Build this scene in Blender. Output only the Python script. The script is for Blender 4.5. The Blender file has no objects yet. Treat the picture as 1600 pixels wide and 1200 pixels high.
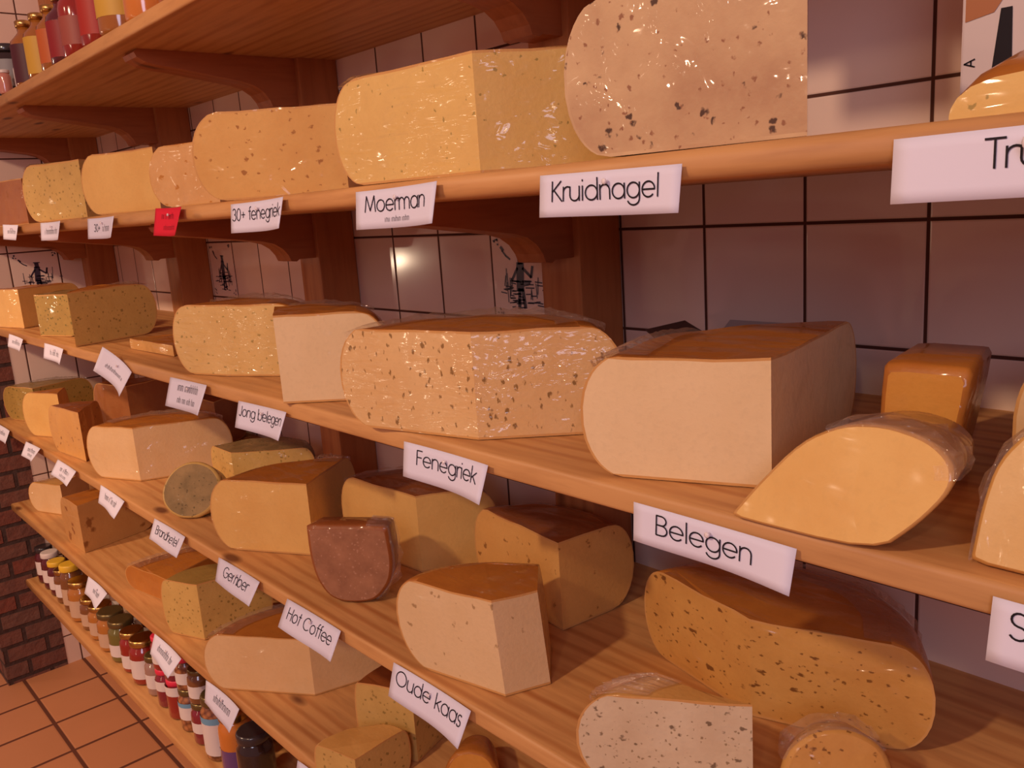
import bpy, bmesh, math, random
from mathutils import Vector, Matrix
random.seed(7)
C = bpy.context.scene.collection
sc = bpy.context.scene

# ------------------------------------------------------------------ camera, world, light, exposure
# metres: x runs along the tiled wall (right = +), y into the wall (wall face at 0), z up
cd = bpy.data.cameras.new('camera'); cam = bpy.data.objects.new('camera', cd); C.objects.link(cam)
cd.sensor_width = 36.0; cd.lens = 30.25; cd.clip_start = 0.02; cd.clip_end = 50
fwd = Vector((-0.73303651, 0.64860288, -0.20487016)); rgt = Vector((0.67167209, 0.73775861, -0.0675931))
upv = rgt.cross(fwd)
M = Matrix((rgt, upv, -fwd)).transposed().to_4x4(); M.translation = Vector((1.16124, -1.00042, 0.04868))
cam.matrix_world = M
sc.camera = cam

w = bpy.data.worlds.new('world'); sc.world = w; w.use_nodes = True
w.node_tree.nodes['Background'].inputs[0].default_value = (1.0, 0.41, 0.38, 1)
w.node_tree.nodes['Background'].inputs[1].default_value = 0.30
sc.view_settings.view_transform = 'Standard'; sc.view_settings.look = 'None'
sc.view_settings.gamma = 1.0; sc.view_settings.use_curve_mapping = False
sc.view_settings.exposure = 0.08

def lamp(name, kind, loc, col, power, size, target=None, **kw):
    d = bpy.data.lights.new(name, kind); d.color = col; d.energy = power
    if kind == 'AREA': d.shape = 'DISK'; d.size = size
    else: d.shadow_soft_size = size
    for k, v in kw.items(): setattr(d, k, v)
    o = bpy.data.objects.new(name, d); C.objects.link(o); o.location = loc
    if target is not None:
        o.rotation_euler = (Vector(target) - Vector(loc)).to_track_quat('-Z', 'Y').to_euler()
    return o
lamp('ceiling_lamp', 'POINT', (0.42, -2.35, 1.15), (1.0, 0.68, 0.45), 92, 0.06)
lamp('ceiling_lamp', 'POINT', (1.75, -2.5, 1.15), (1.0, 0.68, 0.46), 16, 0.05)  # unseen weak lamp, added to give the film more glints
lamp('ceiling_lamp', 'POINT', (-0.75, -2.4, 1.15), (1.0, 0.66, 0.43), 9, 0.05)  # second added lamp, likewise only for glints
lamp('far_ceiling_spot', 'SPOT', (-1.55, -2.1, 1.0), (1.0, 0.64, 0.40), 105, 0.07, (-1.35, -0.4, -0.85), spot_size=math.radians(52), spot_blend=0.8)
lamp('shop_window', 'AREA', (2.6, -2.9, 0.85), (0.76, 0.76, 1.0), 17, 1.1, (0.4, -0.3, -0.3))
for x_, y_, z_, e_ in ((-2.75, -1.70, -0.22, 4), (-2.87, -1.64, -0.21, 4), (-0.95, -2.45, -0.42, 3), (-1.10, -2.15, 0.34, 1.8), (-0.72, -2.50, -0.62, 3)):
    lamp('display_case_lamp', 'POINT', (x_, y_, z_), (1.0, 0.74, 0.50), e_, 0.02)

# ------------------------------------------------------------------ dimensions
XE, XR = -2.06, 1.65           # end wall, right end of what is built
T = 0.024                      # shelf thickness
ZB = [0.3595, 0.0564, -0.2322, -0.5578, -0.8506, -1.1257]   # undersides of the shelves, top one first
ZT = [z + 0.025 for z in ZB]
YF = -0.4415                   # shelf fronts
ZF = -1.455                    # floor
S = 0.15                       # wall tile

# ------------------------------------------------------------------ nodes
def newmat(name):
    m = bpy.data.materials.new(name); m.use_nodes = True
    nt = m.node_tree; b = nt.nodes['Principled BSDF']
    return m, nt, b
def nd(nt, t, **kw):
    n = nt.nodes.new(t)
    for k, v in kw.items():
        if k.startswith('i_'): n.inputs[k[2:].replace('_', ' ')].default_value = v
        else: setattr(n, k, v)
    return n
def link(nt, a, b): nt.links.new(a, b)
def c4(c): return (c[0], c[1], c[2], 1)
def coords(nt, scale=(1, 1, 1), rot=(0, 0, 0), rnd=False):
    tc = nd(nt, 'ShaderNodeTexCoord'); mp = nd(nt, 'ShaderNodeMapping')
    mp.inputs['Scale'].default_value = scale; mp.inputs['Rotation'].default_value = rot
    src = tc.outputs['Object']
    if rnd:
        oi = nd(nt, 'ShaderNodeObjectInfo'); ad = nd(nt, 'ShaderNodeVectorMath', operation='MULTIPLY_ADD')
        ad.inputs[1].default_value = (3.7, 5.3, 2.9); cx = nd(nt, 'ShaderNodeCombineXYZ')
        for k in range(3): link(nt, oi.outputs['Random'], cx.inputs[k])
        link(nt, cx.outputs[0], ad.inputs[0]); link(nt, src, ad.inputs[2]); src = ad.outputs[0]
    link(nt, src, mp.inputs['Vector'])
    return mp.outputs[0]
def mixc(nt, fac, a, b, blend='MIX'):
    m = nd(nt, 'ShaderNodeMix', data_type='RGBA', blend_type=blend)
    for sock, v in ((m.inputs[0], fac), (m.inputs[6], a), (m.inputs[7], b)):
        if isinstance(v, bpy.types.NodeSocket): link(nt, v, sock)
        elif isinstance(v, (int, float)): sock.default_value = v
        else: sock.default_value = c4(v)
    return m.outputs[2]
def ramp(nt, v, lo, hi, a=0.0, b=1.0):
    m = nd(nt, 'ShaderNodeMapRange'); m.inputs[1].default_value = lo; m.inputs[2].default_value = hi
    m.inputs[3].default_value = a; m.inputs[4].default_value = b; link(nt, v, m.inputs[0]); return m.outputs[0]
def noise(nt, vec, scale, detail=3, rough=0.55, dist=0.0):
    n = nd(nt, 'ShaderNodeTexNoise'); n.inputs['Scale'].default_value = scale; n.inputs['Detail'].default_value = detail
    n.inputs['Roughness'].default_value = rough; n.inputs['Distortion'].default_value = dist
    link(nt, vec, n.inputs['Vector']); return n.outputs['Fac']
def bump(nt, h, dist, strength=1.0):
    b = nd(nt, 'ShaderNodeBump'); b.inputs['Strength'].default_value = strength; b.inputs['Distance'].default_value = dist
    link(nt, h, b.inputs['Height']); return b.outputs['Normal']

def wood(name, axis, a=(0.64, 0.34, 0.125), b=(0.42, 0.155, 0.042), rough=0.5):
    m, nt, bs = newmat(name)
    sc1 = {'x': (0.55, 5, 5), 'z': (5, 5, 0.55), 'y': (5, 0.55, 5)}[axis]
    v = coords(nt, sc1)
    n1 = noise(nt, v, 1.6, 2, 0.5)
    wv = nd(nt, 'ShaderNodeTexWave', wave_type='BANDS', bands_direction={'x': 'Y', 'z': 'X', 'y': 'X'}[axis])
    wv.inputs['Scale'].default_value = 2.1; wv.inputs['Distortion'].default_value = 16; wv.inputs['Detail'].default_value = 1.5
    wv.inputs['Detail Scale'].default_value = 0.32; link(nt, v, wv.inputs['Vector'])
    fm_ = nd(nt, 'ShaderNodeMath', operation='MULTIPLY'); link(nt, ramp(nt, wv.outputs['Fac'], 0.5, 1.0, 0, 0.95), fm_.inputs[0])
    link(nt, ramp(nt, noise(nt, v, 3.1, 2), 0.38, 0.62, 0.15, 1.0), fm_.inputs[1]); f = fm_.outputs[0]
    fine = noise(nt, coords(nt, tuple(s * 12 for s in sc1)), 1.5, 3)
    col = mixc(nt, f, a, b); col = mixc(nt, ramp(nt, n1, 0.35, 0.7, 0, 0.5), col, tuple(x * 1.15 for x in a))
    col = mixc(nt, ramp(nt, fine, 0.45, 0.75, 0, 0.35), col, tuple(x * 0.75 for x in b))
    vo = nd(nt, 'ShaderNodeTexVoronoi'); vo.inputs['Scale'].default_value = 1.0
    link(nt, coords(nt, {'x': (3.5, 9, 9), 'z': (9, 9, 3.5), 'y': (9, 3.5, 9)}[axis]), vo.inputs['Vector'])
    k = ramp(nt, vo.outputs['Distance'], 0.06, 0.13, 0.9, 0.0)
    col = mixc(nt, k, col, (0.13, 0.035, 0.012))
    link(nt, col, bs.inputs['Base Color']); bs.inputs['Roughness'].default_value = rough
    bs.inputs['Specular IOR Level'].default_value = 0.35
    link(nt, bump(nt, wv.outputs['Fac'], 0.0006, 0.5), bs.inputs['Normal'])
    return m
W_X = wood('pine along x', 'x'); W_Z = wood('pine along z', 'z', (0.47, 0.18, 0.060), (0.36, 0.115, 0.038)); W_Y = wood('pine along y', 'y', (0.42, 0.14, 0.048), (0.31, 0.09, 0.03))  # posts and brackets darker: reddish stain, with their shade put into the colour

def tile_mat(name, swz, pitch, off, tile, grout, gw, rough, var=0.05, bumpd=0.0011, rows=1.0):
    """square tiles from modulo arithmetic on object coordinates; swz picks the two axes"""
    m, nt, bs = newmat(name)
    tc = nd(nt, 'ShaderNodeTexCoord'); sx = nd(nt, 'ShaderNodeSeparateXYZ'); link(nt, tc.outputs['Object'], sx.inputs[0])
    ds = []; cells = []
    for k, (ax, p, o) in enumerate(zip(swz, pitch, off)):
        a = nd(nt, 'ShaderNodeMath', operation='SUBTRACT'); link(nt, sx.outputs['XYZ'.index(ax)], a.inputs[0]); a.inputs[1].default_value = o
        d = nd(nt, 'ShaderNodeMath', operation='DIVIDE'); link(nt, a.outputs[0], d.inputs[0]); d.inputs[1].default_value = p
        fl = nd(nt, 'ShaderNodeMath', operation='FLOOR'); link(nt, d.outputs[0], fl.inputs[0]); cells.append(fl.outputs[0])
        pp = nd(nt, 'ShaderNodeMath', operation='PINGPONG'); link(nt, d.outputs[0], pp.inputs[0]); pp.inputs[1].default_value = 0.5
        mu = nd(nt, 'ShaderNodeMath', operation='MULTIPLY'); link(nt, pp.outputs[0], mu.inputs[0]); mu.inputs[1].default_value = p
        ds.append(mu.outputs[0])
    mn = nd(nt, 'ShaderNodeMath', operation='MINIMUM'); link(nt, ds[0], mn.inputs[0]); link(nt, ds[1], mn.inputs[1])
    g = ramp(nt, mn.outputs[0], gw * 0.42, gw * 0.6, 1, 0)
    cx = nd(nt, 'ShaderNodeCombineXYZ'); link(nt, cells[0], cx.inputs[0]); link(nt, cells[1], cx.inputs[1])
    wn = nd(nt, 'ShaderNodeTexWhiteNoise'); link(nt, cx.outputs[0], wn.inputs['Vector'])
    v = coords(nt); n = noise(nt, v, 6, 3)
    col = mixc(nt, ramp(nt, wn.outputs['Value'], 0, 1, 0, 1), tuple(x * (1 - var) for x in tile), tuple(min(1, x * (1 + var)) for x in tile))
    col = mixc(nt, ramp(nt, n, 0.35, 0.75, 0, 0.35), col, tuple(x * 0.86 for x in tile))
    col = mixc(nt, g, col, grout)
    link(nt, col, bs.inputs['Base Color'])
    rg = ramp(nt, g, 0, 1, rough, 0.9); link(nt, rg, bs.inputs['Roughness'])
    hh = ramp(nt, mn.outputs[0], gw * 0.4, gw * 0.9, 0, 1)
    ad = nd(nt, 'ShaderNodeMath', operation='MULTIPLY_ADD'); link(nt, noise(nt, v, 9, 1), ad.inputs[0]); ad.inputs[1].default_value = 0.5; link(nt, hh, ad.inputs[2])
    link(nt, bump(nt, ad.outputs[0], bumpd, 0.7), bs.inputs['Normal'])
    return m
WHITE = (0.86, 0.67, 0.57); GROUT = (0.085, 0.028, 0.016)
M_TILE_X = tile_mat('white wall tile', 'XZ', (S, S), (0, 0), WHITE, GROUT, 0.0042, 0.12)
M_TILE_Y = tile_mat('white end wall tile', 'YZ', (S, S), (-0.012, 0), WHITE, GROUT, 0.0042, 0.12)
M_FLOOR = tile_mat('terracotta floor tile', 'XY', (0.2, 0.195), (-1.88, -0.505), (0.56, 0.25, 0.115), (0.12, 0.036, 0.016), 0.011, 0.55, 0.07)

def brick_mat():
    m, nt, bs = newmat('old brick')
    tc = nd(nt, 'ShaderNodeTexCoord'); sx = nd(nt, 'ShaderNodeSeparateXYZ'); link(nt, tc.outputs['Object'], sx.inputs[0])
    ad = nd(nt, 'ShaderNodeMath', operation='ADD'); link(nt, sx.outputs[0], ad.inputs[0]); link(nt, sx.outputs[1], ad.inputs[1])
    cx = nd(nt, 'ShaderNodeCombineXYZ'); link(nt, ad.outputs[0], cx.inputs[0]); link(nt, sx.outputs[2], cx.inputs[1])
    br = nd(nt, 'ShaderNodeTexBrick'); link(nt, cx.outputs[0], br.inputs['Vector'])
    br.inputs['Scale'].default_value = 1; br.inputs['Brick Width'].default_value = 0.13; br.inputs['Row Height'].default_value = 0.06
    br.inputs['Mortar Size'].default_value = 0.007; br.inputs['Mortar Smooth'].default_value = 0.3; br.inputs['Bias'].default_value = -0.1
    br.inputs['Color1'].default_value = (0.21, 0.055, 0.035, 1); br.inputs['Color2'].default_value = (0.16, 0.085, 0.065, 1); br.inputs['Mortar'].default_value = (0.05, 0.025, 0.022, 1)
    n = noise(nt, coords(nt), 40, 4)
    link(nt, mixc(nt, ramp(nt, n, 0.4, 0.75, 0, 0.5), br.outputs['Color'], (0.09, 0.05, 0.045)), bs.inputs['Base Color'])
    bs.inputs['Roughness'].default_value = 0.85
    ad2 = nd(nt, 'ShaderNodeMath', operation='MULTIPLY_ADD'); link(nt, br.outputs['Fac'], ad2.inputs[0]); ad2.inputs[1].default_value = -1; link(nt, n, ad2.inputs[2])
    link(nt, bump(nt, ad2.outputs[0], 0.006), bs.inputs['Normal'])
    return m
M_BRICK = brick_mat()

def plain(name, col, rough=0.5, metal=0.0, spec=0.5, coat=0.0, trans=0.0):
    m, nt, bs = newmat(name); bs.inputs['Base Color'].default_value = c4(col); bs.inputs['Roughness'].default_value = rough
    bs.inputs['Metallic'].default_value = metal; bs.inputs['Specular IOR Level'].default_value = spec
    bs.inputs['Coat Weight'].default_value = coat; bs.inputs['Coat Roughness'].default_value = 0.08
    bs.inputs['Transmission Weight'].default_value = trans
    return m
M_PAPER = plain('white paper', (0.76, 0.76, 0.92), 0.75, spec=0.2)
M_REDPAPER = plain('red paper', (0.75, 0.02, 0.05), 0.7, spec=0.2)
M_INK = plain('black ink', (0.018, 0.014, 0.02), 0.7, spec=0.2)
M_GREYINK = plain('grey ink', (0.16, 0.13, 0.16), 0.7, spec=0.2)
M_PIN = plain('clear pin', (0.86, 0.80, 0.84), 0.12, coat=1.0)

def film_mat():
    m, nt, bs = newmat('cling film'); nt.nodes.remove(bs)
    tr = nd(nt, 'ShaderNodeBsdfTransparent'); tr.inputs[0].default_value = (1, 1, 1, 1)
    gl = nd(nt, 'ShaderNodeBsdfGlossy'); gl.inputs['Roughness'].default_value = 0.12; gl.inputs['Color'].default_value = (1, 1, 1, 1)
    df = nd(nt, 'ShaderNodeBsdfDiffuse'); df.inputs[0].default_value = (0.95, 0.88, 0.86, 1)
    v = coords(nt, (1, 1, 1), rnd=True); nb = bump(nt, noise(nt, v, 90, 3, 0.6, 1.0), 0.006); link(nt, nb, gl.inputs['Normal'])
    m1 = nd(nt, 'ShaderNodeMixShader'); m1.inputs[0].default_value = 0.06; link(nt, tr.outputs[0], m1.inputs[1]); link(nt, df.outputs[0], m1.inputs[2])
    m2 = nd(nt, 'ShaderNodeMixShader'); fr = nd(nt, 'ShaderNodeFresnel'); fr.inputs[0].default_value = 1.5
    fm = nd(nt, 'ShaderNodeMath', operation='MULTIPLY_ADD'); link(nt, fr.outputs[0], fm.inputs[0]); fm.inputs[1].default_value = 0.45; fm.inputs[2].default_value = 0.02
    link(nt, fm.outputs[0], m2.inputs[0]); link(nt, m1.outputs[0], m2.inputs[1]); link(nt, gl.outputs[0], m2.inputs[2])
    link(nt, m2.outputs[0], nt.nodes['Material Output'].inputs['Surface'])
    return m
M_FILM = film_mat()

# ---- cheese: paste = (colour, mottling colour, specks), wrapped tightly in film (the clear coat)
def cheese(name, a, b, specks=(), mott=14, coat=0.7, wr=0.35, streak=(7, 30, 30), srot=(0, 0, 0.4), crough=0.13, rough=0.55, big=0.5, wscale=1.0):
    m, nt, bs = newmat(name)
    v = coords(nt, rnd=True)
    n = noise(nt, v, mott, 4, 0.6); n2 = noise(nt, v, 170, 2)
    col = mixc(nt, ramp(nt, n, 0.5 - big * 0.35, 0.5 + big * 0.35), a, b)
    col = mixc(nt, ramp(nt, n2, 0.5, 0.75, 0, 0.25), col, tuple(x * 0.8 for x in a))
    for (sc_, th, c, st, keep) in specks:
        vv = coords(nt, tuple(sc_ * s for s in st), (0.5, 0.3, 0.7), rnd=True)
        wp = nd(nt, 'ShaderNodeTexNoise'); wp.inputs['Scale'].default_value = 2.2; link(nt, vv, wp.inputs['Vector'])
        ma = nd(nt, 'ShaderNodeVectorMath', operation='MULTIPLY_ADD'); ma.inputs[1].default_value = (0.8, 0.8, 0.8)
        link(nt, wp.outputs['Color'], ma.inputs[0]); ma.inputs[1].default_value = (0.75, 0.75, 0.75); link(nt, vv, ma.inputs[2])
        vo = nd(nt, 'ShaderNodeTexVoronoi'); vo.inputs['Scale'].default_value = 1; link(nt, ma.outputs[0], vo.inputs['Vector'])
        sp = nd(nt, 'ShaderNodeSeparateColor'); link(nt, vo.outputs['Color'], sp.inputs[0])
        # cell by cell: some cells hold a speck, of varying size
        on = ramp(nt, sp.outputs[0], 1 - keep, 1.02 - keep, 0.0, 1.0); sz = ramp(nt, sp.outputs[1], 0, 1, th * 0.45, th)
        rm = nd(nt, 'ShaderNodeMath', operation='MULTIPLY'); link(nt, on, rm.inputs[0]); link(nt, sz, rm.inputs[1]); rr = rm.outputs[0]
        lt = nd(nt, 'ShaderNodeMath', operation='SUBTRACT'); link(nt, rr, lt.inputs[0]); link(nt, vo.outputs['Distance'], lt.inputs[1])
        f = ramp(nt, lt.outputs[0], 0.0, th * 0.35, 0, 0.92)
        col = mixc(nt, f, col, c)
    link(nt, col, bs.inputs['Base Color']); bs.inputs['Roughness'].default_value = rough
    bs.inputs['Specular IOR Level'].default_value = 0.25
    link(nt, bump(nt, n2, 0.0008, 0.5), bs.inputs['Normal'])
    bs.inputs['Coat Weight'].default_value = coat; bs.inputs['Coat Roughness'].default_value = crough; bs.inputs['Coat IOR'].default_value = 1.5
    sv = coords(nt, tuple(s * wscale for s in streak), srot, rnd=True)
    s1 = noise(nt, sv, 1.0, 2, 0.5, 0.5)
    s2 = noise(nt, coords(nt, (9, 9, 9), rnd=True), 1.0, 2)
    mu = nd(nt, 'ShaderNodeMath', operation='MULTIPLY'); link(nt, s1, mu.inputs[0]); link(nt, ramp(nt, s2, 0.35, 0.7, 0.1, 1.0), mu.inputs[1])
    link(nt, bump(nt, mu.outputs[0], 0.05 * wr / wscale, 1.0), bs.inputs['Coat Normal'])
    return m
PALE = (0.78, 0.54, 0.28); PALE2 = (0.73, 0.48, 0.23)
YEL = (0.78, 0.49, 0.16); YEL2 = (0.73, 0.43, 0.13)
SEED = (0.20, 0.10, 0.02)
P_plain = cheese('pale young paste', (0.82, 0.62, 0.36), (0.78, 0.58, 0.325), wr=0.18, coat=0.45)
P_pale = cheese('pale paste', PALE, PALE2, wr=0.3)
P_yel = cheese('yellow paste', YEL, YEL2, wr=0.2, coat=0.4)
P_deep = cheese('deep yellow paste', (0.68, 0.32, 0.06), (0.62, 0.27, 0.045), wr=0.25, coat=0.5)
P_feneg = cheese('fenugreek paste', (0.77, 0.51, 0.23), (0.72, 0.45, 0.19), [(112, 0.34, (0.24, 0.125, 0.03), (1, 1, 0.6), 1.0)], wr=0.30, coat=1.0, streak=(5, 50, 80), srot=(0, 0.42, 0), crough=0.12)
P_cumin = cheese('cumin paste', (0.68, 0.37, 0.10), (0.60, 0.30, 0.075), [(88, 0.34, (0.17, 0.06, 0.012), (0.5, 1, 1), 0.6), (170, 0.36, (0.22, 0.09, 0.02), (0.6, 1, 1), 0.5)], wr=0.35, coat=0.7)
P_wcumin = cheese('white cumin paste', (0.72, 0.60, 0.41), (0.62, 0.49, 0.32), [(95, 0.33, (0.17, 0.12, 0.07), (0.55, 1, 1), 0.7), (190, 0.36, (0.3, 0.22, 0.12), (1, 1, 1), 0.5)], wr=0.45, coat=0.8)
P_clove = cheese('clove paste', (0.70, 0.50, 0.28), (0.46, 0.27, 0.15), [(66, 0.27, (0.045, 0.016, 0.012), (1, 1, 1), 0.55), (130, 0.34, (0.28, 0.12, 0.06), (1, 1, 1), 0.45)], mott=11, wr=0.22, coat=0.8, streak=(30, 30, 30), big=0.7, crough=0.1)
P_moer = cheese('nettle speck paste', (0.77, 0.52, 0.17), (0.73, 0.47, 0.15), [(95, 0.26, (0.36, 0.26, 0.07), (1, 1, 1), 0.5)], wr=0.34, coat=1.0, streak=(10, 38, 60), srot=(0, 0.7, 0), crough=0.13)
P_greenspk = cheese('pale herb paste', (0.76, 0.52, 0.20), (0.68, 0.44, 0.15), [(110, 0.3, (0.36, 0.27, 0.08), (0.7, 1, 1), 0.7)], wr=0.34, coat=1.0, streak=(5, 45, 70), srot=(0, 0.28, 0), crough=0.12)
P_30 = cheese('speckled orange paste', (0.74, 0.44, 0.14), (0.64, 0.33, 0.09), [(85, 0.33, (0.36, 0.14, 0.03), (0.7, 1, 1), 0.6)], wr=0.16, coat=0.5, mott=8)
P_spot = cheese('pale spotted paste', (0.74, 0.44, 0.19), (0.66, 0.36, 0.13), [(80, 0.34, (0.50, 0.20, 0.03), (0.6, 1, 1), 0.6)], wr=0.35, coat=0.7)
P_herb = cheese('green herb paste', (0.46, 0.30, 0.075), (0.36, 0.23, 0.06), [(120, 0.5, (0.16, 0.13, 0.03), (1, 1, 1), 0.6)], mott=30, wr=0.3, coat=0.5, big=1)
P_herblight = cheese('light herb paste', (0.66, 0.44, 0.14), (0.56, 0.36, 0.11), [(130, 0.5, (0.3, 0.2, 0.05), (1, 1, 1), 0.4)], mott=26, wr=0.35, coat=0.6, big=0.8)
P_mould = cheese('grey green mould rind', (0.40, 0.26, 0.11), (0.14, 0.10, 0.04), [(150, 0.4, (0.12, 0.08, 0.03), (0.6, 1, 1), 0.5)], mott=26, wr=0.2, coat=0.3, big=1)
P_coffee = cheese('coffee brown paste', (0.46, 0.22, 0.12), (0.22, 0.095, 0.05), [(210, 0.45, (0.46, 0.24, 0.15), (1, 1, 1), 0.4)], mott=34, wr=0.2, coat=0.3, big=1, rough=0.7)
P_eyes = cheese('holey paste', (0.76, 0.56, 0.32), (0.72, 0.52, 0.28), [(52, 0.28, (0.38, 0.24, 0.11), (1, 1, 1), 0.6)], wr=0.15, coat=0.5)
P_oldeyes = cheese('tan holey paste', (0.60, 0.33, 0.115), (0.55, 0.28, 0.09), [(24, 0.36, (0.27, 0.10, 0.025), (1, 1, 1), 0.6)], wr=0.2, coat=0.4)
P_yeleyes = cheese('yellow holey paste', (0.72, 0.40, 0.12), (0.68, 0.36, 0.10), [(52, 0.28, (0.30, 0.13, 0.03), (1, 1, 1), 0.6)], wr=0.2, coat=0.4)
P_brown = cheese('smoked brown paste', (0.42, 0.17, 0.06), (0.36, 0.13, 0.045), wr=0.3, coat=0.6)
P_foil = cheese('film gathered over pale cheese', (0.80, 0.56, 0.25), (0.74, 0.48, 0.18), wr=0.30, coat=1.0, streak=(110, 95, 26), crough=0.09)
R_or = cheese('orange rind', (0.52, 0.20, 0.035), (0.44, 0.155, 0.028), wr=0.4, coat=0.6, rough=0.45)
R_pale = cheese('straw rind', (0.70, 0.40, 0.12), (0.62, 0.33, 0.09), wr=0.4, coat=0.6, rough=0.45)
R_section = cheese('rind in section', (0.66, 0.36, 0.12), (0.60, 0.31, 0.10), wr=0.3, coat=0.5)
R_straw = cheese('dull straw rind', (0.62, 0.33, 0.10), (0.54, 0.27, 0.08), wr=0.5, coat=0.8, rough=0.45)
R_brown = cheese('brown rind', (0.34, 0.11, 0.03), (0.28, 0.085, 0.024), wr=0.35, coat=0.6, rough=0.45)
R_herb = cheese('green rind', (0.36, 0.23, 0.06), (0.28, 0.18, 0.05), wr=0.35, coat=0.5, mott=30, big=1)
R_black = cheese('black wax rind', (0.035, 0.02, 0.03), (0.05, 0.03, 0.04), wr=0.5, coat=1.0)

# ------------------------------------------------------------------ object helpers
def tag(o, label=None, cat=None, group=None, kind=None):
    if label: o['label'] = label
    if cat: o['category'] = cat
    if group: o['group'] = group
    if kind: o['kind'] = kind
    return o
def thing(name, loc, label, cat, group=None):
    o = bpy.data.objects.new(name, None); C.objects.link(o); o.location = loc; o.empty_display_size = 0.05
    return tag(o, label, cat, group)
def obj(name, bm, mats, parent=None, smooth=False):
    me = bpy.data.meshes.new(name); bm.normal_update(); bm.to_mesh(me); bm.free()
    if not isinstance(mats, (list, tuple)): mats = [mats]
    for m in mats: me.materials.append(m)
    if smooth:
        for p in me.polygons: p.use_smooth = True
    o = bpy.data.objects.new(name, me); C.objects.link(o)
    if parent: o.parent = parent
    return o
def add_box(bm, lo, hi, bev=0.0):
    r = bmesh.ops.create_cube(bm, size=1)
    vs = r['verts']
    for v in vs:
        v.co = Vector([lo[k] + (v.co[k] + 0.5) * (hi[k] - lo[k]) for k in range(3)])
    if bev:
        es = list({e for v in vs for e in v.link_edges}); bmesh.ops.bevel(bm, geom=es, offset=bev, segments=2, affect='EDGES', profile=0.6)
def box(name, lo, hi, mat, parent=None, bev=0.0):
    bm = bmesh.new(); add_box(bm, lo, hi, bev); return obj(name, bm, mat, parent)
def sweep_x(name, prof, x0, x1, mat, parent=None, smooth=False):
    """closed profile of (y, z) swept along x"""
    bm = bmesh.new(); a = [bm.verts.new((x0, y, z)) for y, z in prof]; b = [bm.verts.new((x1, y, z)) for y, z in prof]
    n = len(prof)
    for i in range(n): bm.faces.new((a[i], a[(i + 1) % n], b[(i + 1) % n], b[i]))
    bm.faces.new(a[::-1]); bm.faces.new(b); bmesh.ops.recalc_face_normals(bm, faces=bm.faces)
    return obj(name, bm, mat, parent)
def lathe(bm, prof, seg=20, c=(0, 0, 0), cap=True):
    rings = []
    for r, z in prof:
        rings.append([bm.verts.new((c[0] + r * math.cos(2 * math.pi * k / seg), c[1] + r * math.sin(2 * math.pi * k / seg), c[2] + z)) for k in range(seg)])
    for a, b in zip(rings, rings[1:]):
        for k in range(seg): bm.faces.new((a[k], a[(k + 1) % seg], b[(k + 1) % seg], b[k])).smooth = True
    if cap: bm.faces.new(rings[0][::-1]); bm.faces.new(rings[-1])

# ------------------------------------------------------------------ the setting
tag(box('wall_back', (XE - 0.12, 0, ZF), (XR, 0.1, 1.4), M_TILE_X), kind='structure')
wl = tag(box('wall_left', (XE - 0.12, -0.362, ZF), (XE, 0.0, 1.4), M_TILE_Y), kind='structure')
tag(box('trim_brick_pillar', (XE - 0.14, -0.552, ZF), (XE + 0.002, -0.362, 1.4), M_BRICK), kind='structure')
tag(box('floor', (-4.5, -3.6, ZF - 0.1), (2.6, 0.1, ZF), M_FLOOR), kind='structure')
wb = bpy.data.objects['wall_back']

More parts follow.
